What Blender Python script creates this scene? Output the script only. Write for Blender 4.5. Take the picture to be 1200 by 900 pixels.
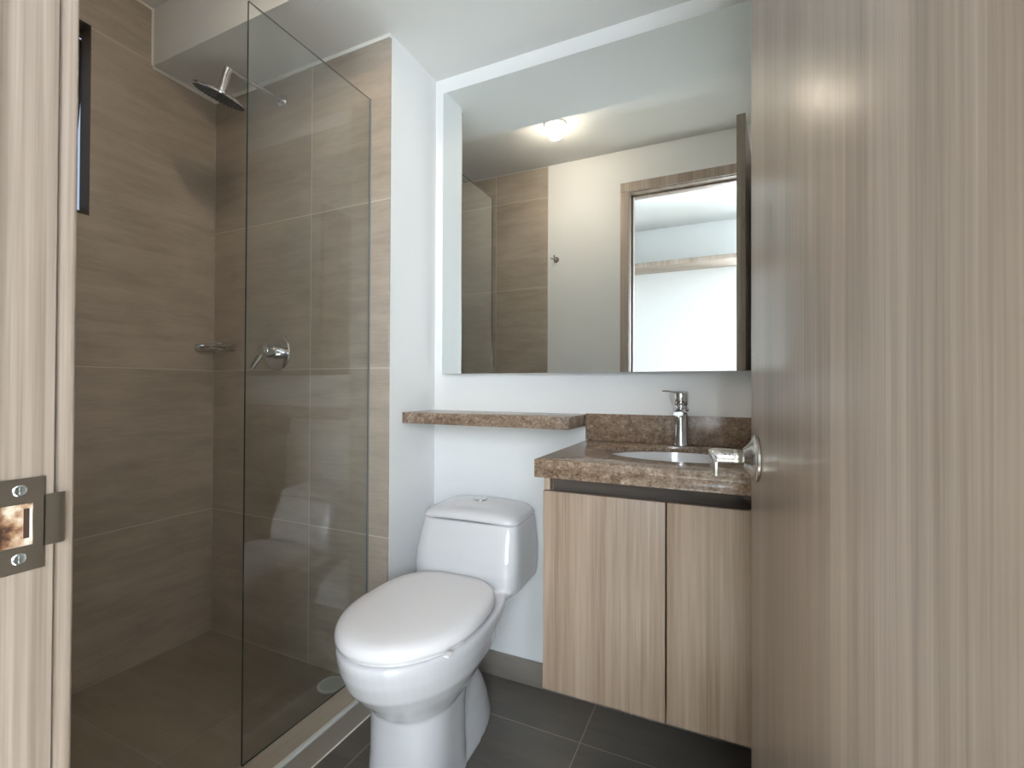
import bpy, bmesh, math
from mathutils import Vector, Matrix
from math import sin, cos, pi, radians as R

for o in list(bpy.data.objects): bpy.data.objects.remove(o)
S = bpy.context.scene
COL = S.collection

# ------------------------------------------------------------------ camera
cd = bpy.data.cameras.new('camera'); cam = bpy.data.objects.new('camera', cd); COL.objects.link(cam)
yaw, pit, rol = R(24.666), R(.4867), R(.2313)
F = Vector((-sin(yaw)*cos(pit), cos(yaw)*cos(pit), sin(pit)))
Rt = Vector((cos(yaw), sin(yaw), 0)); U = Rt.cross(F)
X_ = Rt*cos(rol) + U*sin(rol); Y_ = -Rt*sin(rol) + U*cos(rol)
m = Matrix((X_, Y_, -F)).transposed().to_4x4(); m.translation = (0, 0, 1.12)
cam.matrix_world = m
cd.sensor_width = 36; cd.sensor_fit = 'HORIZONTAL'; cd.lens = 36*549.53/1200
cd.clip_start = .02; S.camera = cam

# ------------------------------------------------------------------ world, light, exposure
W = bpy.data.worlds.new('sky'); S.world = W; W.use_nodes = True
bg = W.node_tree.nodes['Background']; bg.inputs[0].default_value = (.62, .76, 1, 1); bg.inputs[1].default_value = .45
S.view_settings.view_transform = 'Standard'; S.view_settings.look = 'None'
S.view_settings.gamma = 1; S.view_settings.use_curve_mapping = False
S.view_settings.exposure = 0.76

def area(name, loc, direction, sx, sy, power, color, shape='RECTANGLE', spread=180):
    l = bpy.data.lights.new(name, 'AREA'); l.shape = shape; l.size = sx; l.size_y = sy
    l.energy = power; l.color = color; l.spread = R(spread)
    o = bpy.data.objects.new(name, l); COL.objects.link(o); o.location = loc
    o.rotation_euler = Vector(direction).to_track_quat('-Z', 'Y').to_euler()
    return o
# daylight entering through the room windows behind the camera
area('daylight_back_window', (.66, -1.62, 1.62), (-.12, 1, -.08), 1.2, 1.35, 104, (.885, .915, 1))
area('daylight_side_window', (-1.98, -.62, 1.6), (1, 0, -.05), .9, 1.3, 5, (.94, .96, 1))
sl_ = bpy.data.lights.new('bounce_sun', 'SUN'); sl_.energy = 46; sl_.color = (1, .96, .89); sl_.angle = R(2)  # sun added so its floor patch bounces light onto the high ceiling
so_ = bpy.data.objects.new('bounce_sun', sl_); COL.objects.link(so_); so_.rotation_euler = Vector((-.34, .70, -1)).to_track_quat('-Z', 'Y').to_euler()
LX, LY = -.90, .68
area('downlight_lamp', (LX, LY, 2.566), (0, 0, -1), .07, .07, .7, (1, .86, .68), 'DISK', 150)

# ------------------------------------------------------------------ helpers
def link(name, bm, mat, parent=None, smooth=False, bevel=0, seg=2, angle=35):
    bmesh.ops.recalc_face_normals(bm, faces=bm.faces)
    me = bpy.data.meshes.new(name); bm.to_mesh(me); bm.free()
    for mm in (mat if isinstance(mat, (list, tuple)) else [mat]): me.materials.append(mm)
    o = bpy.data.objects.new(name, me); COL.objects.link(o)
    if parent: o.parent = parent
    if bevel:
        b = o.modifiers.new('bevel', 'BEVEL'); b.width = bevel; b.segments = seg; b.limit_method = 'ANGLE'
        b.angle_limit = R(angle); b.harden_normals = False
    if smooth or bevel:
        for p in me.polygons: p.use_smooth = True
        me.set_sharp_from_angle(angle=R(angle)) if not bevel else None
    return o
def tag(o, label=None, cat=None, group=None, kind=None):
    if label: o['label'] = label
    if cat: o['category'] = cat
    if group: o['group'] = group
    if kind: o['kind'] = kind
    return o
def empty(name, loc, rz=0):
    o = bpy.data.objects.new(name, None); COL.objects.link(o); o.location = loc; o.rotation_euler = (0, 0, rz)
    o.empty_display_size = .05
    return o
def box(bm, a, b, M=None, mi=0):
    x0, y0, z0 = [min(p, q) for p, q in zip(a, b)]; x1, y1, z1 = [max(p, q) for p, q in zip(a, b)]
    v = [bm.verts.new(p) for p in ((x0,y0,z0),(x1,y0,z0),(x1,y1,z0),(x0,y1,z0),(x0,y0,z1),(x1,y0,z1),(x1,y1,z1),(x0,y1,z1))]
    if M: bmesh.ops.transform(bm, matrix=M, verts=v)
    for f in ((3,2,1,0),(4,5,6,7),(0,1,5,4),(1,2,6,5),(2,3,7,6),(3,0,4,7)):
        bm.faces.new([v[i] for i in f]).material_index = mi
    return v
def boxes(*bs):
    bm = bmesh.new()
    for b in bs: box(bm, *b)
    return bm
def frame_to(p, d):
    d = Vector(d).normalized(); return Matrix.Translation(p) @ d.to_track_quat('Z', 'Y').to_matrix().to_4x4()
def lathe(bm, prof, M, n=48, cap=True):
    rings = []
    for r, z in prof:
        rings.append([bm.verts.new(M @ Vector((r*cos(2*pi*i/n), r*sin(2*pi*i/n), z))) for i in range(n)])
    for a, b in zip(rings, rings[1:]):
        for i in range(n): bm.faces.new((a[i], a[(i+1)%n], b[(i+1)%n], b[i]))
    if cap:
        bm.faces.new(rings[0][::-1]); bm.faces.new(rings[-1])
def tube(bm, pts, r, n=14, closed=False):
    pts = [Vector(p) for p in pts]; N = len(pts); rings = []
    up = None
    for i, p in enumerate(pts):
        if closed: t = (pts[(i+1)%N]-pts[i-1]).normalized()
        else: t = (pts[min(i+1,N-1)]-pts[max(i-1,0)]).normalized()
        if up is None: up = t.orthogonal().normalized()
        up = (up - t*up.dot(t)).normalized(); s = t.cross(up)
        rr = r[i] if isinstance(r, (list, tuple)) else r
        rings.append([bm.verts.new(p + (up*cos(2*pi*k/n)+s*sin(2*pi*k/n))*rr) for k in range(n)])
    for j in range(N if closed else N-1):
        a, b = rings[j], rings[(j+1)%N]
        for k in range(n): bm.faces.new((a[k], a[(k+1)%n], b[(k+1)%n], b[k]))
    if not closed: bm.faces.new(rings[0][::-1]); bm.faces.new(rings[-1])
def arc(p0, p1, p2, n=8):        # quadratic bend
    p0, p1, p2 = map(Vector, (p0, p1, p2))
    return [(1-t)**2*p0 + 2*t*(1-t)*p1 + t*t*p2 for t in [i/n for i in range(n+1)]]

# ------------------------------------------------------------------ materials
def mat(name, color=(.8,.8,.8), rough=.5, metal=0, **kw):
    m = bpy.data.materials.new(name); m.use_nodes = True
    b = m.node_tree.nodes['Principled BSDF']
    b.inputs['Base Color'].default_value = (*color, 1); b.inputs['Roughness'].default_value = rough
    b.inputs['Metallic'].default_value = metal
    for k, v in kw.items(): b.inputs[k.replace('_', ' ')].default_value = v
    return m
class NT:
    def __init__(s, m): s.t = m.node_tree; s.b = s.t.nodes['Principled BSDF']
    def n(s, ty, **kw):
        x = s.t.nodes.new(ty)
        for k, v in kw.items(): setattr(x, k, v)
        return x
    def l(s, a, b): s.t.links.new(a, b)
    def math(s, op, a, b=None):
        x = s.n('ShaderNodeMath', operation=op)
        for i, v in enumerate((a, b)):
            if v is None: continue
            if isinstance(v, (int, float)): x.inputs[i].default_value = v
            else: s.l(v, x.inputs[i])
        return x.outputs[0]
    def mix(s, f, a, b, blend='MIX'):
        x = s.n('ShaderNodeMix', data_type='RGBA', blend_type=blend)
        for i, v in ((0, f), (6, a), (7, b)):
            if isinstance(v, (int, float)): x.inputs[i].default_value = v
            elif isinstance(v, tuple): x.inputs[i].default_value = (*v, 1)
            else: s.l(v, x.inputs[i])
        return x.outputs[2]
    def noise(s, vec, scale, detail=3, rough=.55):
        x = s.n('ShaderNodeTexNoise'); x.inputs['Scale'].default_value = scale
        x.inputs['Detail'].default_value = detail; x.inputs['Roughness'].default_value = rough
        s.l(vec, x.inputs['Vector']); return x.outputs['Fac']
    def ramp(s, f, stops):
        x = s.n('ShaderNodeValToRGB'); e = x.color_ramp.elements
        while len(e) < len(stops): e.new(.5)
        for q, (p, c) in zip(e, stops): q.position = p; q.color = (*c, 1)
        s.l(f, x.inputs[0]); return x.outputs[0]
    def mapping(s, vec, scale, loc=(0,0,0)):
        x = s.n('ShaderNodeMapping'); x.inputs['Scale'].default_value = scale; x.inputs['Location'].default_value = loc
        s.l(vec, x.inputs['Vector']); return x.outputs[0]
    def bump(s, h, strength, dist):
        x = s.n('ShaderNodeBump'); x.inputs['Strength'].default_value = strength; x.inputs['Distance'].default_value = dist
        s.l(h, x.inputs['Height']); s.l(x.outputs[0], s.b.inputs['Normal'])

def tile_mat(name, ax, off, pitch, dark, light, grout, rough=.32, g=.0017, gmix=1.0, skip=None):
    """large format porcelain: straight-laid grid in world axes ax, fine streaks along the first axis"""
    m = mat(name, dark, rough); t = NT(m)
    geo = t.n('ShaderNodeNewGeometry'); sp = t.n('ShaderNodeSeparateXYZ'); t.l(geo.outputs['Position'], sp.inputs[0])
    u, v = sp.outputs['XYZ'.index(ax[0])], sp.outputs['XYZ'.index(ax[1])]
    def dist(c, o, p):
        s_ = t.math('ADD', c, 20*p-o); return t.math('PINGPONG', s_, p/2), t.math('FLOOR', t.math('DIVIDE', s_, p))
    du, iu = dist(u, off[0], pitch[0]); dv, iv = dist(v, off[1], pitch[1])
    gm = t.math('LESS_THAN', t.math('MINIMUM', du, dv), g)
    if skip:      # taller tiles: no joint in this band of the second axis
        gm = t.math('MULTIPLY', gm, t.math('SUBTRACT', 1, t.math('MULTIPLY', t.math('GREATER_THAN', v, skip[0]), t.math('LESS_THAN', v, skip[1]))))
        iv = t.math('SUBTRACT', iv, t.math('MULTIPLY', t.math('GREATER_THAN', v, (skip[0]+skip[1])/2), t.math('LESS_THAN', v, skip[1]+.55)))
    cell = t.math('ADD', t.math('MULTIPLY', iu, 7.3), t.math('MULTIPLY', iv, 3.7))
    vec = t.n('ShaderNodeCombineXYZ')
    t.l(t.math('ADD', u, cell), vec.inputs[0]); t.l(v, vec.inputs[1]); t.l(cell, vec.inputs[2])
    n1 = t.noise(t.mapping(vec.outputs[0], (2.2, 13, 1)), 1.6, 6, .62)
    n2 = t.noise(t.mapping(vec.outputs[0], (7, 60, 1)), 2.2, 4, .6)
    n3 = t.noise(t.mapping(vec.outputs[0], (1.6, 1.8, 1)), 2.0, 3, .5)
    f = t.math('ADD', t.math('MULTIPLY', n1, .45), t.math('ADD', t.math('MULTIPLY', n2, .2), t.math('MULTIPLY', n3, .35)))
    c = t.ramp(f, [(.34, dark), (.66, light)])
    wn = t.n('ShaderNodeTexWhiteNoise', noise_dimensions='1D'); t.l(cell, wn.inputs['W'])
    hue = t.n('ShaderNodeHueSaturation'); t.l(c, hue.inputs['Color'])
    t.l(t.math('ADD', t.math('MULTIPLY', wn.outputs[0], .10), .95), hue.inputs['Value'])
    t.l(t.mix(t.math('MULTIPLY', gm, gmix), hue.outputs[0], grout), t.b.inputs['Base Color'])
    t.l(t.math('ADD', t.math('ADD', t.math('MULTIPLY', gm, .4), rough-.06), t.math('MULTIPLY', n2, .12)), t.b.inputs['Roughness'])
    h = t.math('SUBTRACT', t.math('MULTIPLY', n2, .15), gm)
    t.bump(h, .35, .0012)
    return m
TD, TL, GR = (.325, .272, .218), (.505, .435, .358), (.74, .69, .61)
M_tile_x = tile_mat('wall_tile_facing_room', 'XZ', (-2.105+.6, .575), (.6, .6165), TD, TL, GR, gmix=.65)
M_tile_y = tile_mat('wall_tile_side', 'YZ', (1.357, .575), (.6, .6165), TD, TL, GR, gmix=.5, skip=(1.7, 1.95))
M_floor = tile_mat('floor_tile', 'XY', (-.423, 1.446), (.6, .6), (.102, .089, .074), (.162, .143, .120), (.32, .29, .25), rough=.38)
M_shfloor = tile_mat('shower_floor_tile', 'XY', (-1.49, .815), (.6, .6), (.225, .186, .144), (.32, .27, .214), (.38, .33, .27), rough=.4, gmix=.8)
M_roomfloor = tile_mat('bedroom_floor_tile', 'XY', (-.1, .155), (.6, .6), (.57, .555, .53), (.65, .635, .61), (.5, .47, .42), rough=.3)
M_base = tile_mat('baseboard_tile', 'XZ', (-.3, -.2), (.6, .6), (.20, .172, .146), (.28, .245, .21), (.5, .46, .4), rough=.35)
M_curb = tile_mat('curb_tile', 'YX', (.55, -3), (1.2, 5.), (.32, .27, .215), (.42, .365, .30), (.5, .46, .4), rough=.35)

def wood(name, cols, scale=1.0, axis='Z', rough=.42, off=0, coord='Object', bump=.12):
    m = mat(name, cols[1], rough); t = NT(m)
    tc = t.n('ShaderNodeTexCoord')
    s1 = [9*scale]*3; s2 = [70*scale]*3; s3 = [260*scale]*3; s4 = [3*scale]*3
    k = 'XYZ'.index(axis)
    s1[k] = .35; s2[k] = 1.1; s3[k] = 5; s4[k] = .5
    a = t.noise(t.mapping(tc.outputs[coord], s1, (off,)*3), 1.6, 3, .5)
    b = t.noise(t.mapping(tc.outputs[coord], s2, (off,)*3), 1.1, 3, .6)
    c = t.noise(t.mapping(tc.outputs[coord], s3, (off,)*3), 1., 2, .6)
    d = t.noise(t.mapping(tc.outputs[coord], s4, (off+3,)*3), 1.2, 2, .5)
    f = t.math('ADD', t.math('ADD', t.math('MULTIPLY', a, .36), t.math('MULTIPLY', b, .33)),
               t.math('ADD', t.math('MULTIPLY', c, .19), t.math('MULTIPLY', d, .12)))
    t.l(t.ramp(f, [(.40, cols[0]), (.5, cols[1]), (.60, cols[2])]), t.b.inputs['Base Color'])
    t.l(t.math('ADD', t.math('MULTIPLY', b, .15), rough-.07), t.b.inputs['Roughness'])
    t.bump(t.math('ADD', b, c), bump, .0006)
    return m
WC = [(.235, .182, .140), (.345, .275, .220), (.445, .367, .302)]
M_leaf = wood('door_laminate', WC, rough=.30, bump=.25)
M_jamb = wood('frame_laminate', [(.27, .208, .162), (.375, .300, .243), (.47, .39, .325)], scale=1.6, rough=.45, off=4)
M_cab = wood('cabinet_laminate', [(.222, .152, .104), (.318, .232, .168), (.410, .312, .233)], scale=1.0, rough=.45, off=9)
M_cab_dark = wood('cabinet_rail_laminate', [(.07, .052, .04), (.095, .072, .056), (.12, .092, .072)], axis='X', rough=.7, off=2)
M_closet = wood('closet_laminate', WC, axis='X', rough=.5, off=5)

def stone():
    m = mat('brown_stone', (.2,.15,.11), .22); t = NT(m); tc = t.n('ShaderNodeTexCoord'); o = tc.outputs['Object']
    a = t.noise(o, 38, 6, .72); b = t.noise(t.mapping(o, (1, 1, 1.6), (5, 2, 1)), 130, 4, .7)
    v = t.n('ShaderNodeTexVoronoi'); v.inputs['Scale'].default_value = 120; t.l(o, v.inputs['Vector'])
    f = t.math('ADD', t.math('MULTIPLY', a, .55), t.math('ADD', t.math('MULTIPLY', b, .38), t.math('MULTIPLY', v.outputs['Distance'], .10)))
    t.l(t.ramp(f, [(.38, (.085, .052, .032)), (.48, (.195, .132, .088)), (.56, (.285, .205, .148)), (.66, (.46, .365, .285))]), t.b.inputs['Base Color'])
    t.bump(b, .05, .0005); return m
M_stone = stone()
def paint(name, col, rough=.75):
    m = mat(name, col, rough); t = NT(m); tc = t.n('ShaderNodeTexCoord')
    n = t.noise(tc.outputs['Object'], 160, 3, .6); t.bump(n, .06, .0006); return m
M_white = paint('white_wall_paint', (.80, .80, .785))
M_ceil = paint('white_ceiling_paint', (.76, .76, .74), .85)
M_cer = mat('white_ceramic', (.66, .655, .665), .12, Coat_Weight=.4, Coat_Roughness=.04)
M_seat = mat('white_seat_plastic', (.80, .78, .785), .16)
M_chrome = mat('polished_chrome', (.72, .73, .75), .07, 1)
M_nickel = mat('brushed_nickel', (.60, .575, .54), .26, 1)
M_plate = mat('antique_steel', (.30, .265, .225), .38, 1)
M_screw = mat('zinc_screw', (.62, .68, .70), .25, 1)
M_alum = mat('satin_aluminium', (.62, .63, .61), .32, 1)
M_bronze = mat('dark_anodised_frame', (.055, .048, .040), .45)
M_dark = mat('dark_recess', (.02, .018, .015), .8)
M_nozzle = mat('grey_nozzle_rubber', (.10, .10, .10), .6)
M_grey = mat('grey_plastic', (.55, .56, .54), .5)
M_caulk = mat('white_caulk', (.80, .78, .72), .7)
M_mirror = mat('mirror_silver', (.84, .87, .865), .0, 1)
M_edge = mat('mirror_edge_glass', (.30, .36, .35), .2)
M_rawwood = mat('raw_mortise_wood', (.4,.25,.15), .85); _t = NT(M_rawwood)
_n = _t.noise(_t.n('ShaderNodeTexCoord').outputs['Object'], 62, 5, .6)
_t.l(_t.ramp(_n, [(.34, (.07, .03, .015)), (.43, (.26, .13, .065)), (.52, (.46, .31, .20)), (.62, (.66, .56, .44))]), _t.b.inputs['Base Color'])
def emis(name, col, s):
    m = bpy.data.materials.new(name); m.use_nodes = True; n = m.node_tree.nodes; n.clear()
    e = n.new('ShaderNodeEmission'); e.inputs[0].default_value = (*col, 1); e.inputs[1].default_value = s
    o = n.new('ShaderNodeOutputMaterial'); m.node_tree.links.new(e.outputs[0], o.inputs[0]); return m
M_lamp = emis('lamp_diffuser', (1, .85, .67), 56)
def glass(name, tint, rough=0.0, ior=1.5):
    m = bpy.data.materials.new(name); m.use_nodes = True; n = m.node_tree.nodes; n.clear(); L = m.node_tree.links.new
    lw = n.new('ShaderNodeLayerWeight'); lw.inputs[0].default_value = .5      # thin-pane Schlick reflectance, same from both sides
    p5 = n.new('ShaderNodeMath'); p5.operation = 'POWER'; L(lw.outputs['Facing'], p5.inputs[0]); p5.inputs[1].default_value = 5
    fr = n.new('ShaderNodeMath'); fr.operation = 'MULTIPLY_ADD'; L(p5.outputs[0], fr.inputs[0]); fr.inputs[1].default_value = .96; fr.inputs[2].default_value = .062
    tr = n.new('ShaderNodeBsdfTransparent'); tr.inputs[0].default_value = (*tint, 1)
    gl = n.new('ShaderNodeBsdfGlossy'); gl.inputs['Roughness'].default_value = rough
    mx = n.new('ShaderNodeMixShader'); o = n.new('ShaderNodeOutputMaterial')
    L(fr.outputs[0], mx.inputs[0]); L(tr.outputs[0], mx.inputs[1]); L(gl.outputs[0], mx.inputs[2]); L(mx.outputs[0], o.inputs[0])
    return m
M_glass = glass('clear_shower_glass', (.972, .982, .976))
M_glass_edge = mat('shower_glass_edge', (.045, .07, .065), .15)
M_winglass = glass('window_glass', (.9, .94, .95))

# ------------------------------------------------------------------ room shell
YM = 1.652           # mirror wall
YS = 1.357           # shower end wall
XL = -2.103; XR = .20; XP = -1.115
YF = .2165; YH = .10  # front wall: bathroom face, room-behind face
ZC = 2.41; ZH = 2.64
def struct(name, bm, m, parent=None, **kw):
    o = link(name, bm, m, parent, **kw)
    if not parent: o['kind'] = 'structure'
    return o
struct('floor', boxes(((-1.11, .155, -.1), (XR+.1, YM+.1, 0))), M_floor)
struct('floor_bedroom', boxes(((-1.9, YH-1.65, -.1), (XR+1.6, .155, 0))), M_roomfloor)
# sloping shower tray floor (tiled, falls to the drain)
struct('floor_shower', boxes(((XL-.1, YF-.02, -.1), (-1.19, YS+.02, .032))), M_shfloor)
struct('wall_back', boxes(((XP, YM, -.1), (XR+.1, YM+.12, ZH+.1))), M_white)
struct('wall_right', boxes(((XR, YF-.01, -.1), (XR+.12, YM+.12, ZH+.1))), M_white)
# shower end wall: white core with the tile skin, the core's end is the white return beside the toilet
bm = boxes(((XL-.12, YS+.008, -.1), (XP, YM+.12, ZH+.1)))
struct('wall_shower', bm, M_white)
struct('wall_shower_tile', boxes(((XL, YS, 0), (XP-.0015, YS+.0085, 2.402))), M_tile_x)
# left wall with the window opening
wy0, wy1, wz0, wz1 = .42, .90, 1.738, 2.432
bm = bmesh.new(); xa = XL-.064
box(bm, (xa, YF-.1, -.1), (XL, wy0, ZH)); box(bm, (xa, wy1, -.1), (XL, YM, ZH))
box(bm, (xa, wy0, -.1), (XL, wy1, wz0)); box(bm, (xa, wy0, wz1), (XL, wy1, ZH))
struct('wall_left', bm, M_tile_y)
# front wall (with the doorway), white; tile skin on its shower part
xj0, xj1, zdo = -.585, .160, 2.385
bm = boxes(((-2.3, YH, -.1), (xj0, YF, ZH+.1)), ((xj1, YH, -.1), (XR+1.5, YF, ZH+.1)), ((xj0, YH, zdo), (xj1, YF, ZH+.1)))
struct('wall_front', bm, M_white)
struct('wall_front_tile', boxes(((XL, YF, 0), (XP, YF+.012, ZH-.01))), M_tile_x)
# ceiling: high part and the dropped soffit
struct('ceiling', boxes(((-2.4, YH-.02, ZH), (XR+.2, YM+.2, ZH+.1))), M_ceil)
struct('ceiling_soffit', boxes(((XL+.001, 1.10, ZC), (XR, YM, ZH+.02))), M_ceil)
# painted strips and joints
bm = bmesh.new()
box(bm, (XL, YS-.005, 2.396), (XP, YS+.004, ZC)); box(bm, (XL-.004, 1.10, 2.397), (XL+.005, YS, ZC))
box(bm, (XL-.004, 1.094, ZC), (XL+.005, 1.101, ZH)); box(bm, (XL-.004, YF, ZH-.008), (XL+.004, 1.10, ZH))
struct('trim_1', bm, M_caulk)
bm = bmesh.new(); box(bm, (XL-.002, YS-.003, .03), (XL+.003, YS+.002, 2.40)); box(bm, (XL, YS-.0022, .03), (XP-.1, YS+.002, .0345)); box(bm, (XL-.001, YF, .03), (XL+.0022, YS, .0345))
struct('trim_2', bm, mat('corner_grout', (.46, .42, .35), .8))
# baseboards
struct('baseboard_back', boxes(((XP+.01, YM-.011, 0), (XR, YM, .092))), M_base, bevel=.0015)
struct('baseboard_side', boxes(((XP, YS+.0, 0), (XP+.011, YM-.011, .092))), M_base, bevel=.0015)
struct('baseboard_front', boxes(((XP+.01, YF, 0), (-.63, YF+.011, .092))), M_base, bevel=.0015)
struct('baseboard_right', boxes(((XR-.011, YF, 0), (XR, YM-.011, .092))), M_base, bevel=.0015)
# curb between shower and room
cu = empty('trim_3', (-1.16, .8, 0)); cu['kind'] = 'structure'
def child(o, p): o.parent = p; o.matrix_parent_inverse = Matrix.Translation(p.location).inverted(); return o
o = link('curb', boxes(((-1.215, YF+.01, 0), (-1.124, YS, .080))), M_curb); child(o, cu)
o = link('curb_side_tile', boxes(((-1.124, YF+.01, 0), (-1.112, YS, .072))), M_curb); child(o, cu)
o = link('edge_strip', boxes(((-1.128, YF+.012, .0715), (-1.1105, YS, .0815))), mat('edge_strip_pale', (.66, .67, .64), .45), bevel=.003); child(o, cu)  # metal trim; its bright reflection is put into a pale matte colour
o = link('base_joint', boxes(((-1.112, YF+.012, 0), (-1.107, YS, .0015))), M_caulk); child(o, cu)

# room behind the camera
HY = -1.40; HXL = -1.75; HXR = 1.6
wb = (.12, 1.22, .95, 2.25)     # back window
bm = bmesh.new()
box(bm, (HXL-.1, HY-.12, -.1), (wb[0], HY, ZH+.1)); box(bm, (wb[1], HY-.12, -.1), (HXR+.1, HY, ZH+.1))
box(bm, (wb[0], HY-.12, -.1), (wb[1], HY, wb[2])); box(bm, (wb[0], HY-.12, wb[3]), (wb[1], HY, ZH+.1))
struct('wall_bedroom_back', bm, M_white)
ws = (-1.05, -.2, .95, 2.25)
bm = bmesh.new()
box(bm, (HXL-.12, HY, -.1), (HXL, ws[0], ZH+.1)); box(bm, (HXL-.12, ws[1], -.1), (HXL, YH, ZH+.1))
box(bm, (HXL-.12, ws[0], -.1), (HXL, ws[1], ws[2])); box(bm, (HXL-.12, ws[0], ws[3]), (HXL, ws[1], ZH+.1))
struct('wall_bedroom_left', bm, M_white)
struct('wall_bedroom_right', boxes(((HXR, HY-.1, -.1), (HXR+.1, YH, ZH+.1))), M_white)
struct('ceiling_bedroom', boxes(((HXL-.1, HY-.1, ZH), (HXR+.1, YH-.02, ZH+.1))), M_ceil)
def room_window(name, a, b, axis):
    w = empty(name, ((a[0]+b[0])/2, (a[1]+b[1])/2, a[2])); w['kind'] = 'structure'
    bm = bmesh.new(); t = .045
    if axis == 'Y':
        for q in ((a[0], a[0]+t), (b[0]-t, b[0]), ((a[0]+b[0])/2-t/2, (a[0]+b[0])/2+t/2)): box(bm, (q[0], a[1], a[2]), (q[1], b[1], b[2]))
        for q in ((a[2], a[2]+t), (b[2]-t, b[2])): box(bm, (a[0], a[1], q[0]), (b[0], b[1], q[1]))
        g = boxes(((a[0]+.01, (a[1]+b[1])/2-.003, a[2]+.01), (b[0]-.01, (a[1]+b[1])/2+.003, b[2]-.01)))
    else:
        for q in ((a[1], a[1]+t), (b[1]-t, b[1]), ((a[1]+b[1])/2-t/2, (a[1]+b[1])/2+t/2)): box(bm, (a[0], q[0], a[2]), (b[0], q[1], b[2]))
        for q in ((a[2], a[2]+t), (b[2]-t, b[2])): box(bm, (a[0], a[1], q[0]), (b[0], b[1], q[1]))
        g = boxes((((a[0]+b[0])/2-.003, a[1]+.01, a[2]+.01), ((a[0]+b[0])/2+.003, b[1]-.01, b[2]-.01)))
    child(link('window_frame', bm, M_alum), w); child(link('pane', g, M_winglass), w)
room_window('window_2', (wb[0], HY-.08, wb[2]), (wb[1], HY-.03, wb[3]), 'Y')
room_window('window_3', (HXL-.09, ws[0], ws[2]), (HXL-.04, ws[1], ws[3]), 'X')

# ------------------------------------------------------------------ shower window
w1 = empty('window_1', (XL-.08, (wy0+wy1)/2, wz0)); w1['kind'] = 'structure'
xo = XL-.063
bm = bmesh.new(); t = .03
box(bm, (xo, wy0, wz0), (XL-.056, wy0+t, wz1)); box(bm, (xo, wy1-.004, wz0), (XL-.056, wy1, wz1))
box(bm, (xo, wy0, wz0), (XL-.056, wy1, wz0+.028)); box(bm, (xo, wy0, wz1-t), (XL-.056, wy1, wz1))
child(link('window_frame', bm, M_bronze, bevel=.002), w1)
bm = bmesh.new(); box(bm, (XL-.058, wy0, wz0), (XL, wy0+.003, wz1)); box(bm, (XL-.058, wy1-.003, wz0), (XL-.0, wy1, wz1))
box(bm, (XL-.058, wy0, wz0), (XL, wy1, wz0+.003)); box(bm, (XL-.058, wy0, wz1-.003), (XL, wy1, wz1))
child(link('reveal_lining', bm, mat('bronze_reveal', (.12, .085, .058), .7)), w1)
# top-hung sash, pushed open a few degrees at the bottom
T = Matrix.Translation((xo-.024, 0, wz1-.03)) @ Matrix.Rotation(R(9), 4, 'Y')
bm = bmesh.new(); hh = wz1-wz0-.06; b = .035
for a_, b_ in (((0, wy0+.03, -hh), (.022, wy0+.03+b, 0)), ((0, wy1+.012-b, -hh), (.022, wy1+.012, 0)), ((0, wy0+.03, -hh), (.022, wy1+.012, -hh+b)), ((0, wy0+.03, -b), (.022, wy1+.012, 0))):
    box(bm, a_, b_, T)
sash = child(link('sash', bm, M_bronze), w1)
bm = bmesh.new(); box(bm, (.009, wy0+.05, -hh+.02), (.014, wy1-.03, -.02), T)
child(link('pane', bm, M_winglass), w1)

# ------------------------------------------------------------------ door frame
fr = empty('trim_4', (-.2, .16, 0)); tag(fr, kind='structure')
XJ = -.562; XK = .150; ZJ = 2.362
def lining(x0, x1, y0, y1, z1):   # an inverted U
    bm = bmesh.new(); return bm
bm = bmesh.new()
box(bm, (xj0, YH-.002, 0), (XJ, YF+.0008, ZJ)); box(bm, (XK, YH-.002, 0), (xj1+.005, YF+.0008, ZJ)); box(bm, (xj0, YH-.002, ZJ), (xj1+.005, YF+.0008, zdo))
child(link('jamb', bm, M_jamb, bevel=.0012), fr)
bm = bmesh.new(); s = .012
box(bm, (XJ-.001, YH+.012, 0), (XJ+s, .166, ZJ)); box(bm, (XK-s, YH+.012, 0), (XK+.001, .166, ZJ)); box(bm, (XJ, YH+.012, ZJ-s), (XK, .166, ZJ+.001))
child(link('door_stop', bm, M_jamb, bevel=.0015), fr)
cz = 2.425; cw = .0585
def casing(name, y0, y1, inner, right=True):
    bm = bmesh.new()
    box(bm, (-.62, y0, 0), (inner, y1, cz-cw))
    if right: box(bm, (XK+.003, y0, 0), (XR-.001 if y1 > .2 else XK+cw, y1, cz-cw))
    box(bm, (-.62, y0, cz-cw), (XR-.001 if y1 > .2 else XK+cw, y1, cz))
    return link(name, bm, M_jamb, bevel=.003, seg=3)
child(casing('architrave', YF+.0022, .2335, XJ-.0035), fr)
child(casing('architrave', YH-.016, YH-.0022, XJ-.0035), fr)
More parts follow.
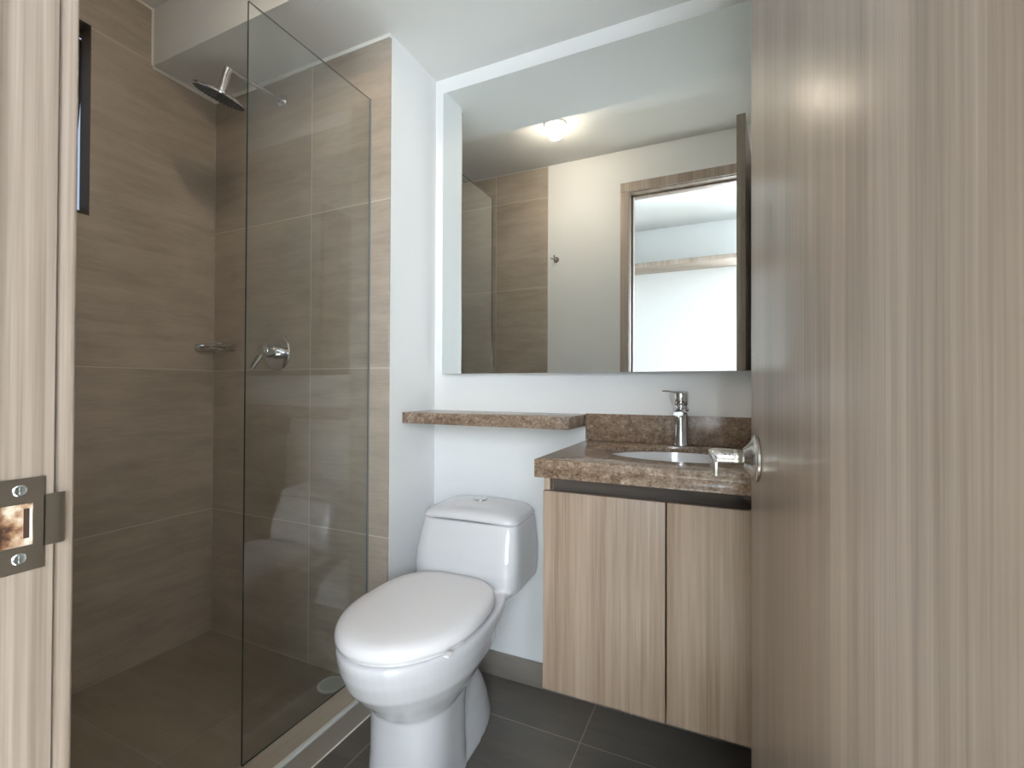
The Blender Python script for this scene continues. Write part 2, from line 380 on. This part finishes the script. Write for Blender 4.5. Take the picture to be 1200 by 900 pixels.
# strike plate let into the jamb, with its curved lip and two screws
sz = .998
sp = child(link('strike_plate', bmesh.new(), M_plate), fr)
bm = bmesh.new()
x = XJ+.0012
def quad_prism(bm, poly, x0, x1):
    a = [bm.verts.new((x0, y, z)) for y, z in poly]; b = [bm.verts.new((x1, y, z)) for y, z in poly]
    bm.faces.new(a); bm.faces.new(b[::-1])
    for i in range(len(poly)): bm.faces.new((a[i], a[(i+1)%len(poly)], b[(i+1)%len(poly)], b[i]))
y0, y1 = .1755, .2105
hy0, hy1, hz = .181, .2025, .0185
quad_prism(bm, [(hy1, sz-.041), (y1, sz-.041), (y1, sz-.022), (y1, sz+.024), (y1, sz+.041), (hy1, sz+.041)], XJ-.001, x)
quad_prism(bm, [(y0, sz-.041), (hy0, sz-.041), (hy0, sz+.041), (y0, sz+.041)], XJ-.001, x)
quad_prism(bm, [(hy0, sz-.041), (hy1, sz-.041), (hy1, sz-hz), (hy0, sz-hz)], XJ-.001, x)
quad_prism(bm, [(hy0, sz+hz), (hy1, sz+hz), (hy1, sz+.041), (hy0, sz+.041)], XJ-.001, x)
# lip: runs past the jamb edge and curls over the architrave
lip = [(x, y1-.001), (x, .2200), (x-.0002, .2225), (x-.0012, .2245), (x-.0030, .2258), (x-.0052, .2262)]
for (xa_, ya_), (xb_, yb_) in zip(lip, lip[1:]):
    v = [bm.verts.new(p) for p in ((xa_, ya_, sz-.022), (xb_, yb_, sz-.022), (xb_, yb_, sz+.024), (xa_, ya_, sz+.024))]
    w = [bm.verts.new((p.co.x-.0014, p.co.y+.0002, p.co.z)) for p in v]
    bm.faces.new(v); bm.faces.new(w[::-1])
    for i in range(4): bm.faces.new((v[i], v[(i+1)%4], w[(i+1)%4], w[i]))
bmesh.ops.recalc_face_normals(bm, faces=bm.faces); bm.to_mesh(sp.data)
for dz in (.0305, -.0290):
    bm = bmesh.new(); Mx = frame_to((x, .1935, sz+dz), (1, 0, 0))
    lathe(bm, [(.0050, -.001), (.0050, .0004), (.0042, .0011), (.0030, .0008), (.0012, .0007)], Mx, 24)
    box(bm, (-.0030, -.0004, .0009), (.0030, .0004, .0016), Mx); box(bm, (-.0004, -.0030, .0009), (.0004, .0030, .0016), Mx)
    o = link('screw', bm, M_screw, sp, smooth=True); tag(o, 'bright zinc cross-head screw')
bm = bmesh.new()
box(bm, (XJ-.0006, hy0, sz-hz), (XJ+.0002, hy1, sz+hz))
mo = link('mortise', bm, M_rawwood, sp); tag(mo, 'rough reddish raw wood inside the latch hole')
bm = bmesh.new(); box(bm, (XJ-.0003, hy1-.0024, sz-.0115), (XJ+.0009, hy1-.0006, sz+.0135)); o = link('latch_pocket', bm, mat('pocket_edge', (.62,.57,.50), .5), sp)
bm = bmesh.new(); box(bm, (XJ-.0003, hy1-.0062, sz-.0120), (XJ+.0007, hy1-.0024, sz+.0140)); o = link('pocket_shadow', bm, mat('pocket_shade', (.05, .022, .012), .9), sp)  # dark strip paints the shade inside the flat latch hole

# ------------------------------------------------------------------ door leaf (open into the bathroom)
pA = Vector((.0372, .900, 0)); pH = Vector((.1012, .222, 0))
LW = (pH-pA).length; ang = math.atan2(pA.y-pH.y, pA.x-pH.x)       # local +x runs from hinge to free edge, +y faces the camera side
door = empty('door_1', pH, ang); tag(door, 'tall taupe wood-grain bathroom door standing open at the right, with a lever handle', 'door', kind='structure')
bm = boxes(((0, -.036, .012), (LW, 0, 2.352)))
link('door_leaf', bm, M_leaf, door, bevel=.0012)
hx, hz_ = LW-.068, 1.0105
def lever(side):
    n = Vector((0, side, 0)); base = Vector((hx, 0 if side > 0 else -.036, hz_))
    h = empty('door_handle', base); h.parent = door
    h.rotation_euler = (0, 0, 0)
    Mz = frame_to((0, 0, 0), n)
    bm = bmesh.new(); lathe(bm, [(.0355, 0), (.0367, .0015), (.0367, .0048), (.0345, .0062), (.0330, .0064), (.0325, .0074), (.0285, .0088), (.0225, .0130), (.0180, .0175), (.0155, .0205), (.0140, .0215)], Mz, 64)
    link('rosette', bm, M_nickel, h, smooth=True)
    bm = bmesh.new(); lathe(bm, [(.0115, .020), (.0120, .0215), (.0120, .0255), (.0128, .0275), (.0128, .034), (.0122, .035), (.0122, .0365), (.0132, .0372), (.0132, .052), (.0132, .0665), (.0125, .0675)], Mz, 48)
    link('neck', bm, M_nickel, h, smooth=True)
    # square lever blade mitred at the neck, running back towards the hinge
    bm = bmesh.new()
    w0, w1_ = .0670, .0715
    pts = [(.0140, w1_), (.0140, w0), (-.128, w0), (-.128, w1_)]
    a = [bm.verts.new((px, py*side, -.0100)) for px, py in pts]; b_ = [bm.verts.new((px, py*side, .0100)) for px, py in pts]
    bm.faces.new(a); bm.faces.new(b_[::-1])
    for i in range(len(pts)): bm.faces.new((a[i], a[(i+1)%len(pts)], b_[(i+1)%len(pts)], b_[i]))
    link('lever', bm, M_nickel, h, bevel=.0007)
    for k in (.042, .048):
        bm = bmesh.new(); lathe(bm, [(.0013, 0), (.0013, .0004)], frame_to((-.0135*.9, k*side, .0057), (-.9, 0, .43)), 12)
        link('set_screw', bm, M_dark, h)
lever(1); lever(-1)
for z in (.25, 1.25, 2.12):
    bm = bmesh.new(); lathe(bm, [(.0065, -.05), (.0065, .05)], Matrix.Translation((.002, -.043, z)), 20)
    link('hinge', bm, M_bronze, door, smooth=True)

# ------------------------------------------------------------------ mirror
mi = empty('wall_mirror', (-.45, YM, 1.176)); tag(mi, 'large frameless rectangular wall mirror above the sink and the stone ledge', 'mirror')
mx0, mx1, mz0, mz1 = -1.0535, .185, 1.1765, 2.3215
bm = bmesh.new(); box(bm, (mx0, 1.6125, mz0), (mx1, 1.6175, mz1))
for f in bm.faces: f.material_index = 0 if f.calc_center_median().y < 1.613 else 1
o = child(link('mirror_glass', bm, [M_mirror, M_edge]), mi)
o = child(link('backing_frame', boxes(((mx0+.004, 1.6175, mz0+.004), (mx1, YM-.0005, mz1-.004))), mat('mirror_backing', (.50, .52, .52), .5)), mi)

# ------------------------------------------------------------------ stone shelf, counter, sink, vanity
o = link('wall_shelf', boxes(((XP+.001, 1.4345, .9865), (-.459, YM, 1.0275))), M_stone, bevel=.0015)
tag(o, 'long floating brown stone ledge fixed to the white wall above the toilet', 'shelf')
cf = 1.124; ct = .937; cb = .891
ctp = empty('countertop', (-.13, YM, cb)); tag(ctp, 'thick brown speckled stone vanity countertop with an oval sink cut-out', 'countertop')
scx, scy, sa, sb = -.118, 1.402, .213, .163
bm = bmesh.new(); n = 96
E_ = [(scx+sa*cos(2*pi*i/n), scy+sb*sin(2*pi*i/n)) for i in range(n)]
x0, x1, y0, y1 = -.4525, XR-.002, cf, YM-.0005
def edge_pt(a):
    dx, dy = cos(a), sin(a); ts = []
    if dx > 1e-9: ts.append((x1-scx)/dx)
    if dx < -1e-9: ts.append((x0-scx)/dx)
    if dy > 1e-9: ts.append((y1-scy)/dy)
    if dy < -1e-9: ts.append((y0-scy)/dy)
    t_ = min(ts); return (scx+dx*t_, scy+dy*t_)
angs = sorted([2*pi*i/n for i in range(n)] + [math.atan2(q[1]-scy, q[0]-scx) % (2*pi) for q in ((x0,y0),(x1,y0),(x1,y1),(x0,y1))])
inn = [(scx+sa*cos(a)*1, scy+sb*math.sin(a)) for a in angs]; out = [edge_pt(math.atan2(p[1]-scy, p[0]-scx)) for p in inn]
# make sure the true corners are included
for q in ((x0,y0),(x1,y0),(x1,y1),(x0,y1)):
    k = min(range(len(out)), key=lambda i: (out[i][0]-q[0])**2+(out[i][1]-q[1])**2); out[k] = q
def ring(pts, z): return [bm.verts.new((p[0], p[1], z)) for p in pts]
sl = ct-.019
it, ot, ib, ob = ring(inn, ct), ring(out, ct), ring(inn, sl), ring(out, sl)
N = len(angs)
for i in range(N):
    j = (i+1) % N
    bm.faces.new((it[i], it[j], ot[j], ot[i])); bm.faces.new((ib[i], ob[i], ob[j], ib[j]))
    bm.faces.new((it[i], ib[i], ib[j], it[j])); bm.faces.new((ot[i], ot[j], ob[j], ob[i]))
box(bm, (x0, y0, cb), (x1, y0+.020, sl)); box(bm, (x0, y0+.020, cb), (x0+.020, y1, sl))
bmesh.ops.remove_doubles(bm, verts=bm.verts, dist=1e-5)
o = child(link('slab', bm, M_stone, bevel=.0012, angle=50), ctp)
o = child(link('backsplash', boxes(((-.460, YM-.0205, ct), (XR-.002, YM-.0005, 1.0300))), M_stone, bevel=.0012), ctp)
# undermount bowl
sk = empty('sink', (scx, scy, cb-.14)); tag(sk, 'white oval undermount ceramic sink set in the brown stone counter', 'sink')
bm = bmesh.new(); prev = None
prof = [(1.10, sl-.0005), (1.02, sl-.001), (1.015, sl-.01), (.98, sl-.05), (.90, sl-.09), (.72, sl-.122), (.45, sl-.137), (.14, sl-.142)]
ringsv = []
for k, z in prof: ringsv.append([bm.verts.new((scx+sa*k*cos(2*pi*i/64), scy+sb*k*sin(2*pi*i/64), z)) for i in range(64)])
for a, b_ in zip(ringsv, ringsv[1:]):
    for i in range(64): bm.faces.new((a[i], a[(i+1)%64], b_[(i+1)%64], b_[i]))
bm.faces.new(ringsv[-1])
o = link('basin', bm, M_cer, smooth=True); so = o.modifiers.new('s', 'SOLIDIFY'); so.thickness = .008; so.offset = 0; child(o, sk)
for v in o.data.vertices: pass
bm = bmesh.new(); lathe(bm, [(.001, sl-.139), (.022, sl-.139), (.026, sl-.1365), (.029, sl-.140)], Matrix.Translation((scx, scy, 0)), 32, cap=False)
child(link('drain_ring', bm, M_chrome, smooth=True), sk)

# faucet: single lever basin mixer
fx, fy = -.1345, 1.592
fa = empty('faucet', (fx, fy, ct)); tag(fa, 'small chrome single-lever mixer tap standing behind the oval sink', 'faucet')
bm = bmesh.new(); lathe(bm, [(.0245, 0), (.0250, .004), (.0228, .012), (.0212, .05), (.0208, .085), (.0214, .112)], Matrix(), 48)
link('body', bm, M_chrome, fa, smooth=True)
bm = bmesh.new()   # spout reaching over the bowl, slightly arched
path = [(0, -.005, .108), (0, -.03, .114), (0, -.06, .115), (0, -.085, .112), (0, -.098, .107)]
prevr = None
for i, (px, py, pz) in enumerate(path):
    w, h_ = .0185-.0012*i, .0105-.0011*i
    r_ = [bm.verts.new((px+w*math.copysign(abs(cos(a))**.6, cos(a)), py, pz+h_*math.copysign(abs(sin(a))**.6, sin(a)))) for a in [2*pi*k/24 for k in range(24)]]
    if prevr:
        for k in range(24): bm.faces.new((prevr[k], prevr[(k+1)%24], r_[(k+1)%24], r_[k]))
    else: bm.faces.new(r_[::-1])
    prevr = r_
bm.faces.new(prevr); lathe(bm, [(.0095, 0), (.0095, .010)], frame_to((0, -.086, .1065), (0, -.1, -1)), 24)
link('spout', bm, M_chrome, fa, smooth=True)
bm = bmesh.new(); lathe(bm, [(.0235, .111), (.0250, .1145), (.0250, .119), (.0215, .1225), (.0195, .127), (.0195, .130)], Matrix(), 48)
link('collar', bm, M_chrome, fa, smooth=True)
ha = empty('handle', (0, 0, 0)); ha.parent = fa; ha.rotation_euler = (0, 0, R(-22))
bm = bmesh.new(); lathe(bm, [(.0190, .1285), (.0215, .1320), (.0225, .150), (.0230, .168), (.0225, .172), (.018, .1735)], Matrix(), 48)
link('handle_cap', bm, M_chrome, ha, smooth=True)
bm = bmesh.new(); prevr = None
for i, (py, w, z, th) in enumerate([(.010, .0200, .1705, .0060), (-.02, .0195, .1710, .0050), (-.05, .0165, .1725, .0035), (-.085, .0140, .1745, .0028), (-.100, .0115, .1755, .0022)]):
    r_ = [bm.verts.new((w*math.copysign(abs(cos(a))**.5, cos(a)), py, z+th*math.copysign(abs(sin(a))**.7, sin(a)))) for a in [2*pi*k/20 for k in range(20)]]
    if prevr:
        for k in range(20): bm.faces.new((prevr[k], prevr[(k+1)%20], r_[(k+1)%20], r_[k]))
    else: bm.faces.new(r_[::-1])
    prevr = r_
bm.faces.new(prevr); link('lever', bm, M_chrome, ha, smooth=True)

# vanity cabinet hung on the wall
va = empty('vanity_cabinet', (-.13, 1.40, .352)); tag(va, 'wall-hung wood-grain vanity cabinet with two handleless doors under the stone counter', 'cabinet')
vf = 1.134; vl = -.431; vt = .8565; vb = .352; vm = -.1285
bm = bmesh.new()
box(bm, (vl+.001, vf+.019, vb), (vl+.016, YM-.001, cb-.0003)); box(bm, (XR-.02, vf+.019, vb), (XR-.004, YM-.001, cb))
box(bm, (vl+.016, vf+.019, vb), (XR-.02, YM-.001, vb+.016)); box(bm, (vl+.016, YM-.02, vb+.016), (XR-.02, YM-.001, .72))
child(link('carcass', bm, M_cab, bevel=.0008), va)
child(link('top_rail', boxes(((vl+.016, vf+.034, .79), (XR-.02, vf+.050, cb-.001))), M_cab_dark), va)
child(link('side_stile', boxes(((vl, vf+.006, vt+.002), (vl+.016, vf+.022, cb-.001))), M_cab), va)
for a, b_ in ((vl, vm-.0018), (vm+.0018, XR-.008)):
    child(link('door', boxes(((a, vf, vb-.002), (b_, vf+.0175, vt))), M_cab, bevel=.0010), va)

# ------------------------------------------------------------------ toilet
TX, TY = -.8355, 1.637
to = empty('toilet', (TX, TY, 0), R(2.5)); tag(to, 'white one-piece toilet with its lid closed, standing under the stone ledge', 'toilet')
def sring(bm, yf, yb, hw, z, n=56, e_f=2.0, e_b=3.2, k=.5, dz=None):
    """closed ring, front egg end at yf, squarer back end at yb; y measured in world then made local"""
    yc = yf + (yb-yf)*k; out = []
    for i in range(n):
        a = 2*pi*i/n; c, s_ = cos(a), sin(a)
        e = e_b if s_ > 0 else e_f; L_ = (yb-yc) if s_ > 0 else (yc-yf)
        e2 = 2/e
        x_ = hw*math.copysign(abs(c)**e2, c); y_ = yc + L_*math.copysign(abs(s_)**e2, s_)
        out.append(bm.verts.new((x_, y_-TY, z + (dz(x_, y_) if dz else 0))))
    return out
def loftrings(bm, rs):
    for a, b_ in zip(rs, rs[1:]):
        n_ = len(a)
        for i in range(n_): bm.faces.new((a[i], a[(i+1)%n_], b_[(i+1)%n_], b_[i]))
    bm.faces.new(rs[0][::-1]); bm.faces.new(rs[-1])
bm = bmesh.new()
# bowl + front column
loftrings(bm, [sring(bm, *q) for q in (
    (.985, 1.255, .122, 0, 56, 2.6, 4.5), (.990, 1.250, .118, .03, 56, 2.6, 4.5), (.996, 1.245, .116, .12, 56, 2.5, 4.5), (.996, 1.245, .117, .20, 56, 2.4, 4.5),
    (.990, 1.255, .121, .245, 56, 2.2, 4), (.965, 1.29, .138, .272, 56, 2.0, 3), (.930, 1.34, .162, .310, 56, 2, 3), (.897, 1.39, .184, .350, 56, 2, 3),
    (.877, 1.42, .196, .395, 56, 2, 3), (.868, 1.45, .2025, .430, 56, 2, 3), (.868, 1.46, .2035, .4465, 56, 2, 3), (.876, 1.46, .197, .4520, 56, 2, 3))])
# trapway mound, base flange and rear column
loftrings(bm, [sring(bm, *q) for q in (
    (1.02, 1.520, .114, 0, 56, 3, 2.2), (1.02, 1.520, .113, .012, 56, 3, 2.2), (1.03, 1.516, .109, .03, 56, 3, 2.2), (1.04, 1.505, .100, .07, 56, 3, 2.2), (1.05, 1.482, .086, .12, 56, 3, 2.2),
    (1.05, 1.445, .066, .17, 56, 3, 2.4), (1.05, 1.450, .068, .23, 56, 3, 2.4), (1.05, 1.48, .082, .30, 56, 3, 2.6), (1.05, 1.53, .112, .36, 56, 3, 3),
    (1.08, 1.580, .152, .41, 56, 3, 4), (1.12, 1.62, .182, .440, 56, 3, 5), (1.14, 1.62, .182, .447, 56, 3, 5))])
# tank
def tz(x_, y_): return -.018*((x_)/.18)**2*0
loftrings(bm, [sring(bm, *q) for q in (
    (1.39, 1.615, .165, .412, 56, 5, 8), (1.375, 1.634, .194, .438, 56, 6, 12), (1.371, 1.635, .198, .46, 56, 6, 12), (1.371, 1.635, .200, .50, 56, 6, 12), (1.376, 1.635, .199, .54, 56, 6, 12),
    (1.395, 1.635, .193, .60, 56, 6, 12), (1.413, 1.635, .187, .645, 56, 6, 12), (1.418, 1.635, .186, .654, 56, 6, 12))])
o = link('body', bm, M_cer, to)
rm = o.modifiers.new('r', 'REMESH'); rm.mode = 'VOXEL'; rm.voxel_size = .0045; rm.use_smooth_shade = True
sm = o.modifiers.new('s', 'SMOOTH'); sm.factor = .6; sm.iterations = 7
# tank lid: domed, slightly overhanging
bm = bmesh.new()
def lidring(yf, yb, hw, z, e=5):
    return sring(bm, yf, yb, hw, z, 56, e, 8, .5, lambda x_, y_: -.010*(abs(x_)/.19)**2*(1 if z < .668 else 1.4) + (.006*max(0, (y_-1.42)/.2) if z < .668 else 0))
loftrings(bm, [lidring(1.421, 1.634, .182, .6590, 6), lidring(1.416, 1.636, .1865, .6600, 6), lidring(1.413, 1.637, .1880, .667, 6), lidring(1.414, 1.637, .1875, .675, 6), lidring(1.418, 1.636, .183, .6845, 6), lidring(1.432, 1.632, .172, .6935, 5),
               lidring(1.452, 1.622, .152, .7000, 4), lidring(1.475, 1.605, .118, .7045, 3.2), lidring(1.50, 1.58, .068, .7070, 2.6), lidring(1.525, 1.56, .02, .7078, 2)])
tl = link('tank_lid', bm, M_cer, to, smooth=True, angle=70)
sub = tl.modifiers.new('s', 'SUBSURF'); sub.levels = 1; sub.render_levels = 1
bx_, by_ = .0, 1.535-TY
for s_ in (-1, 1):
    bm = bmesh.new(); top = .7105; r_ = .024
    pts = [(.0012*s_, -r_), (.0012*s_, r_)] + [(s_*(.0012+r_*sin(a)), r_*cos(a)) for a in [pi*k/14 for k in range(1, 14)]]
    a = [bm.verts.new((bx_+px, by_+py, top-.008)) for px, py in pts]; b_ = [bm.verts.new((bx_+px, by_+py, top)) for px, py in pts]
    bm.faces.new(a); bm.faces.new(b_[::-1])
    for i in range(len(pts)): bm.faces.new((a[i], a[(i+1)%len(pts)], b_[(i+1)%len(pts)], b_[i]))
    o = link('flush_button', bm, M_chrome, tl, bevel=.0015); tag(o, 'chrome half-moon flush button')
bm = bmesh.new(); lathe(bm, [(.0255, .702), (.0275, .7075), (.0265, .7095), (.0250, .7090)], Matrix.Translation((bx_, by_, 0)), 40, cap=False)
link('button_ring', bm, M_chrome, tl, smooth=True)
# seat ring (thin, seen as an edge) and closed lid
bm = bmesh.new()
loftrings(bm, [sring(bm, .8785, 1.362, .1875, .4530, 72, 2, 3, .49), sring(bm, .8775, 1.363, .1885, .4560, 72, 2, 3, .49), sring(bm, .8785, 1.362, .1875, .4598, 72, 2, 3, .49)])
link('seat', bm, M_seat, to, smooth=True)
bm = bmesh.new()
L = [(.8750, 1.364, .1915, .4605), (.8700, 1.367, .1955, .4630), (.8700, 1.367, .1960, .4720), (.8730, 1.366, .1940, .4830), (.881, 1.362, .1875, .4925), (.900, 1.352, .173, .4985), (.95, 1.32, .135, .5010), (1.02, 1.26, .08, .5020), (1.08, 1.2, .03, .5024)]
loftrings(bm, [sring(bm, a, b_, c_, z_, 72, 2, 3, .49) for a, b_, c_, z_ in L])
ld = link('seat_lid', bm, M_seat, to, smooth=True, angle=80)
for s_ in (-1, 1):
    bm = bmesh.new(); lathe(bm, [(.013, -.022), (.013, .022)], frame_to((s_*.075, 1.360-TY, .462), (1, 0, 0)), 24)
    link('hinge', bm, M_seat, to, smooth=True)
for yy in (.985, 1.055):
    bm = bmesh.new(); box(bm, (.172, yy-TY-.012, .4585), (.1885, yy-TY+.012, .4625))
    link('bumper', bm, M_seat, ld, bevel=.001)

# ------------------------------------------------------------------ shower screen
gx = -1.209
sg = empty('shower_screen', (gx, 1.1, .08)); tag(sg, 'fixed clear frameless glass shower panel standing on the tiled curb', 'shower screen')
bm = bmesh.new(); box(bm, (gx-.003, .868, .0805), (gx+.003, YS-.001, 2.192))
for f in bm.faces:
    c_ = f.calc_center_median(); f.material_index = 0 if abs(abs(c_.x-gx)-.003) < 1e-4 else (2 if c_.z > 2.19 else 1)
o = child(link('glass_panel', bm, [M_glass, M_glass_edge, mat('top_glass_edge', (.20, .215, .19), .3)]), sg)  # top edge coloured paler than the upright edges
bm = boxes(((gx+.0041, YS-.007, .0805), (gx+.006, YS-.0005, 2.192)))
child(link('wall_seal', bm, mat('grey_silicone', (.22, .24, .24), .5)), sg)

# ------------------------------------------------------------------ shower head
sh = empty('rain_shower', (-1.674, YS, 2.302)); tag(sh, 'round chrome rain shower head on a wall arm near the ceiling', 'shower head')
bm = bmesh.new(); lathe(bm, [(.027, 0), (.027, .003), (.020, .010), (.0125, .014)], frame_to((0, 0, 0), (0, -1, 0)), 40)
link('wall_flange', bm, M_chrome, sh, smooth=True)
nrm = Vector((-.385, -.05, -.92)).normalized()
elb = Vector((0, -.232, -.008)); 
bm = bmesh.new(); tube(bm, [(0, -.01, 0)] + arc((0, -.224, -.006), tuple(elb), tuple(elb+nrm*.009), 4) + [tuple(elb+nrm*.045)], .0078, 18)
link('arm', bm, M_chrome, sh, smooth=True)
hc = elb + nrm*.100
bm = bmesh.new(); lathe(bm, [(.0125, -.104), (.0150, -.102), (.0150, -.025), (.0165, -.022), (.0165, -.010)], frame_to(hc, nrm), 36)
link('swivel', bm, M_chrome, sh, smooth=True)
bm = bmesh.new(); lathe(bm, [(.018, -.014), (.030, -.0105), (.081, -.0055), (.088, -.0035), (.090, 0), (.0895, .005), (.0865, .0075)], frame_to(hc, nrm), 72)
hd = link('disc', bm, M_chrome, sh, smooth=True)
bm = bmesh.new(); Mh = frame_to(hc, nrm); lathe(bm, [(.084, .0070), (.084, .0082)], Mh, 64)
for rr, cnt in ((.012, 6), (.026, 12), (.040, 18), (.054, 24), (.067, 30), (.078, 36)):
    for k in range(cnt):
        a = 2*pi*k/cnt; lathe(bm, [(.0026, .008), (.0018, .0112)], Mh @ Matrix.Translation((rr*cos(a), rr*sin(a), 0)), 8)
o = link('nozzle_plate', bm, M_nozzle, hd); tag(o, 'dark grey plate of rubber nozzles')

# ------------------------------------------------------------------ shower mixer
sv = empty('shower_valve', (-1.690, YS, 1.263)); tag(sv, 'round chrome shower mixer with a lever, on the tiled wall behind the glass', 'shower valve')
Mv = frame_to((0, 0, 0), (0, -1, 0))
bm = bmesh.new(); lathe(bm, [(.075, 0), (.075, .004), (.071, .0075), (.030, .010)], Mv, 64); link('wall_plate', bm, M_chrome, sv, smooth=True)
bm = bmesh.new(); lathe(bm, [(.029, .008), (.029, .030), (.0245, .034), (.0225, .062), (.0235, .066), (.0235, .078), (.020, .081)], Mv, 48); link('knob', bm, M_chrome, sv, smooth=True)
bm = bmesh.new(); tube(bm, [(0, -.072, -.010), (-.012, -.078, -.030), (-.028, -.086, -.056), (-.034, -.089, -.068)], [.0120, .0115, .0105, .0095], 16); link('lever', bm, M_nickel, sv, smooth=True)

# ------------------------------------------------------------------ wire soap dish in the corner
sd = empty('soap_dish', (XL, YS, 1.283)); tag(sd, 'small chrome wire soap dish in the tiled shower corner', 'soap dish')
def rrect(x0, x1, y0, y1, z, r, n=6):
    pts = []
    for cx_, cy_, a0 in ((x1-r, y1-r, 0), (x0+r, y1-r, pi/2), (x0+r, y0+r, pi), (x1-r, y0+r, 3*pi/2)):
        for k in range(n+1):
            a = a0 + pi/2*k/n; pts.append((cx_+r*cos(a), cy_+r*sin(a), z))
    return pts
bm = bmesh.new()
tube(bm, rrect(.006, .172, -.092, -.006, .018, .020), .0036, 10, True)
link('upper_ring', bm, M_chrome, sd, smooth=True)
bm = bmesh.new(); tube(bm, rrect(.010, .166, -.088, -.010, -.006, .018), .0028, 10, True)
for k in range(6): tube(bm, [(.03+.022*k, -.088, -.006), (.03+.022*k, -.010, -.006)], .0016, 8)
for px, py in ((.008, -.05), (.09, -.090), (.09, -.008), (.169, -.05)): tube(bm, [(px, py, -.006), (px, py, .018)], .0018, 8)
link('wire_tray', bm, M_nickel, sd, smooth=True)
bm = bmesh.new(); lathe(bm, [(.010, 0), (.010, .006)], frame_to((0, -.075, .006), (1, 0, 0)), 24); link('wall_mount', bm, M_nickel, sd, smooth=True)

# ------------------------------------------------------------------ floor drain
dr = empty('floor_drain', (-1.312, 1.290, .032)); tag(dr, 'round pale grey drain cover on the shower floor beside the curb', 'drain')
bm = bmesh.new(); lathe(bm, [(.050, 0), (.050, .004), (.047, .006), (.040, .0052)], Matrix(), 48, cap=False); link('ring', bm, M_grey, dr, smooth=True)
bm = bmesh.new(); lathe(bm, [(.0405, 0), (.0405, .0045), (.038, .0052)], Matrix(), 48); link('cover', bm, mat('pale_drain_cover', (.42, .45, .43), .4), dr, smooth=True)

# ------------------------------------------------------------------ ceiling downlight
dl = empty('ceiling_light', (LX, LY, ZH)); tag(dl, 'small round dome lamp glowing on the ceiling, seen in the mirror', 'ceiling light')
bm = bmesh.new(); lathe(bm, [(.064, 0), (.064, -.008), (.060, -.012), (.052, -.012)], Matrix(), 48, cap=False); link('rim', bm, M_white, dl, smooth=True)
bm = bmesh.new(); lathe(bm, [(.0515, -.010), (.0515, -.030), (.0480, -.046), (.0400, -.058), (.0270, -.0665), (.0110, -.070)], Matrix(), 40); link('diffuser', bm, M_lamp, dl, smooth=True)

# ------------------------------------------------------------------ robe hook (front wall, seen in the mirror)
rh = empty('robe_hook', (-1.054, YF, 1.990)); tag(rh, 'small round chrome robe hook on the white wall, seen in the mirror', 'hook')
bm = bmesh.new(); lathe(bm, [(.020, 0), (.020, .004), (.017, .007)], frame_to((0, 0, 0), (0, 1, 0)), 32); link('base', bm, M_nickel, rh, smooth=True)
bm = bmesh.new(); tube(bm, [(0, .005, 0), (0, .03, -.002), (0, .042, .010), (0, .045, .022)], .005, 12)
tube(bm, [(-.03, .028, .006), (0, .030, -.002), (.0, .030, -.002)], .004, 12); link('peg', bm, M_nickel, rh, smooth=True)

# ------------------------------------------------------------------ closet shelf in the room behind, seen in the mirror
cs = empty('closet_shelf', (-.4, HY, 2.217)); tag(cs, 'long wood-grain closet shelf on the white wall beyond the doorway, seen in the mirror', 'shelf')
o = child(link('board', boxes(((HXL+.01, HY+.001, 2.217), (.33, HY+.30, 2.235))), M_closet, bevel=.001), cs)
o = child(link('front_strip', boxes(((HXL+.01, HY+.3005, 2.212), (.33, HY+.318, 2.250))), M_jamb, bevel=.001), cs)
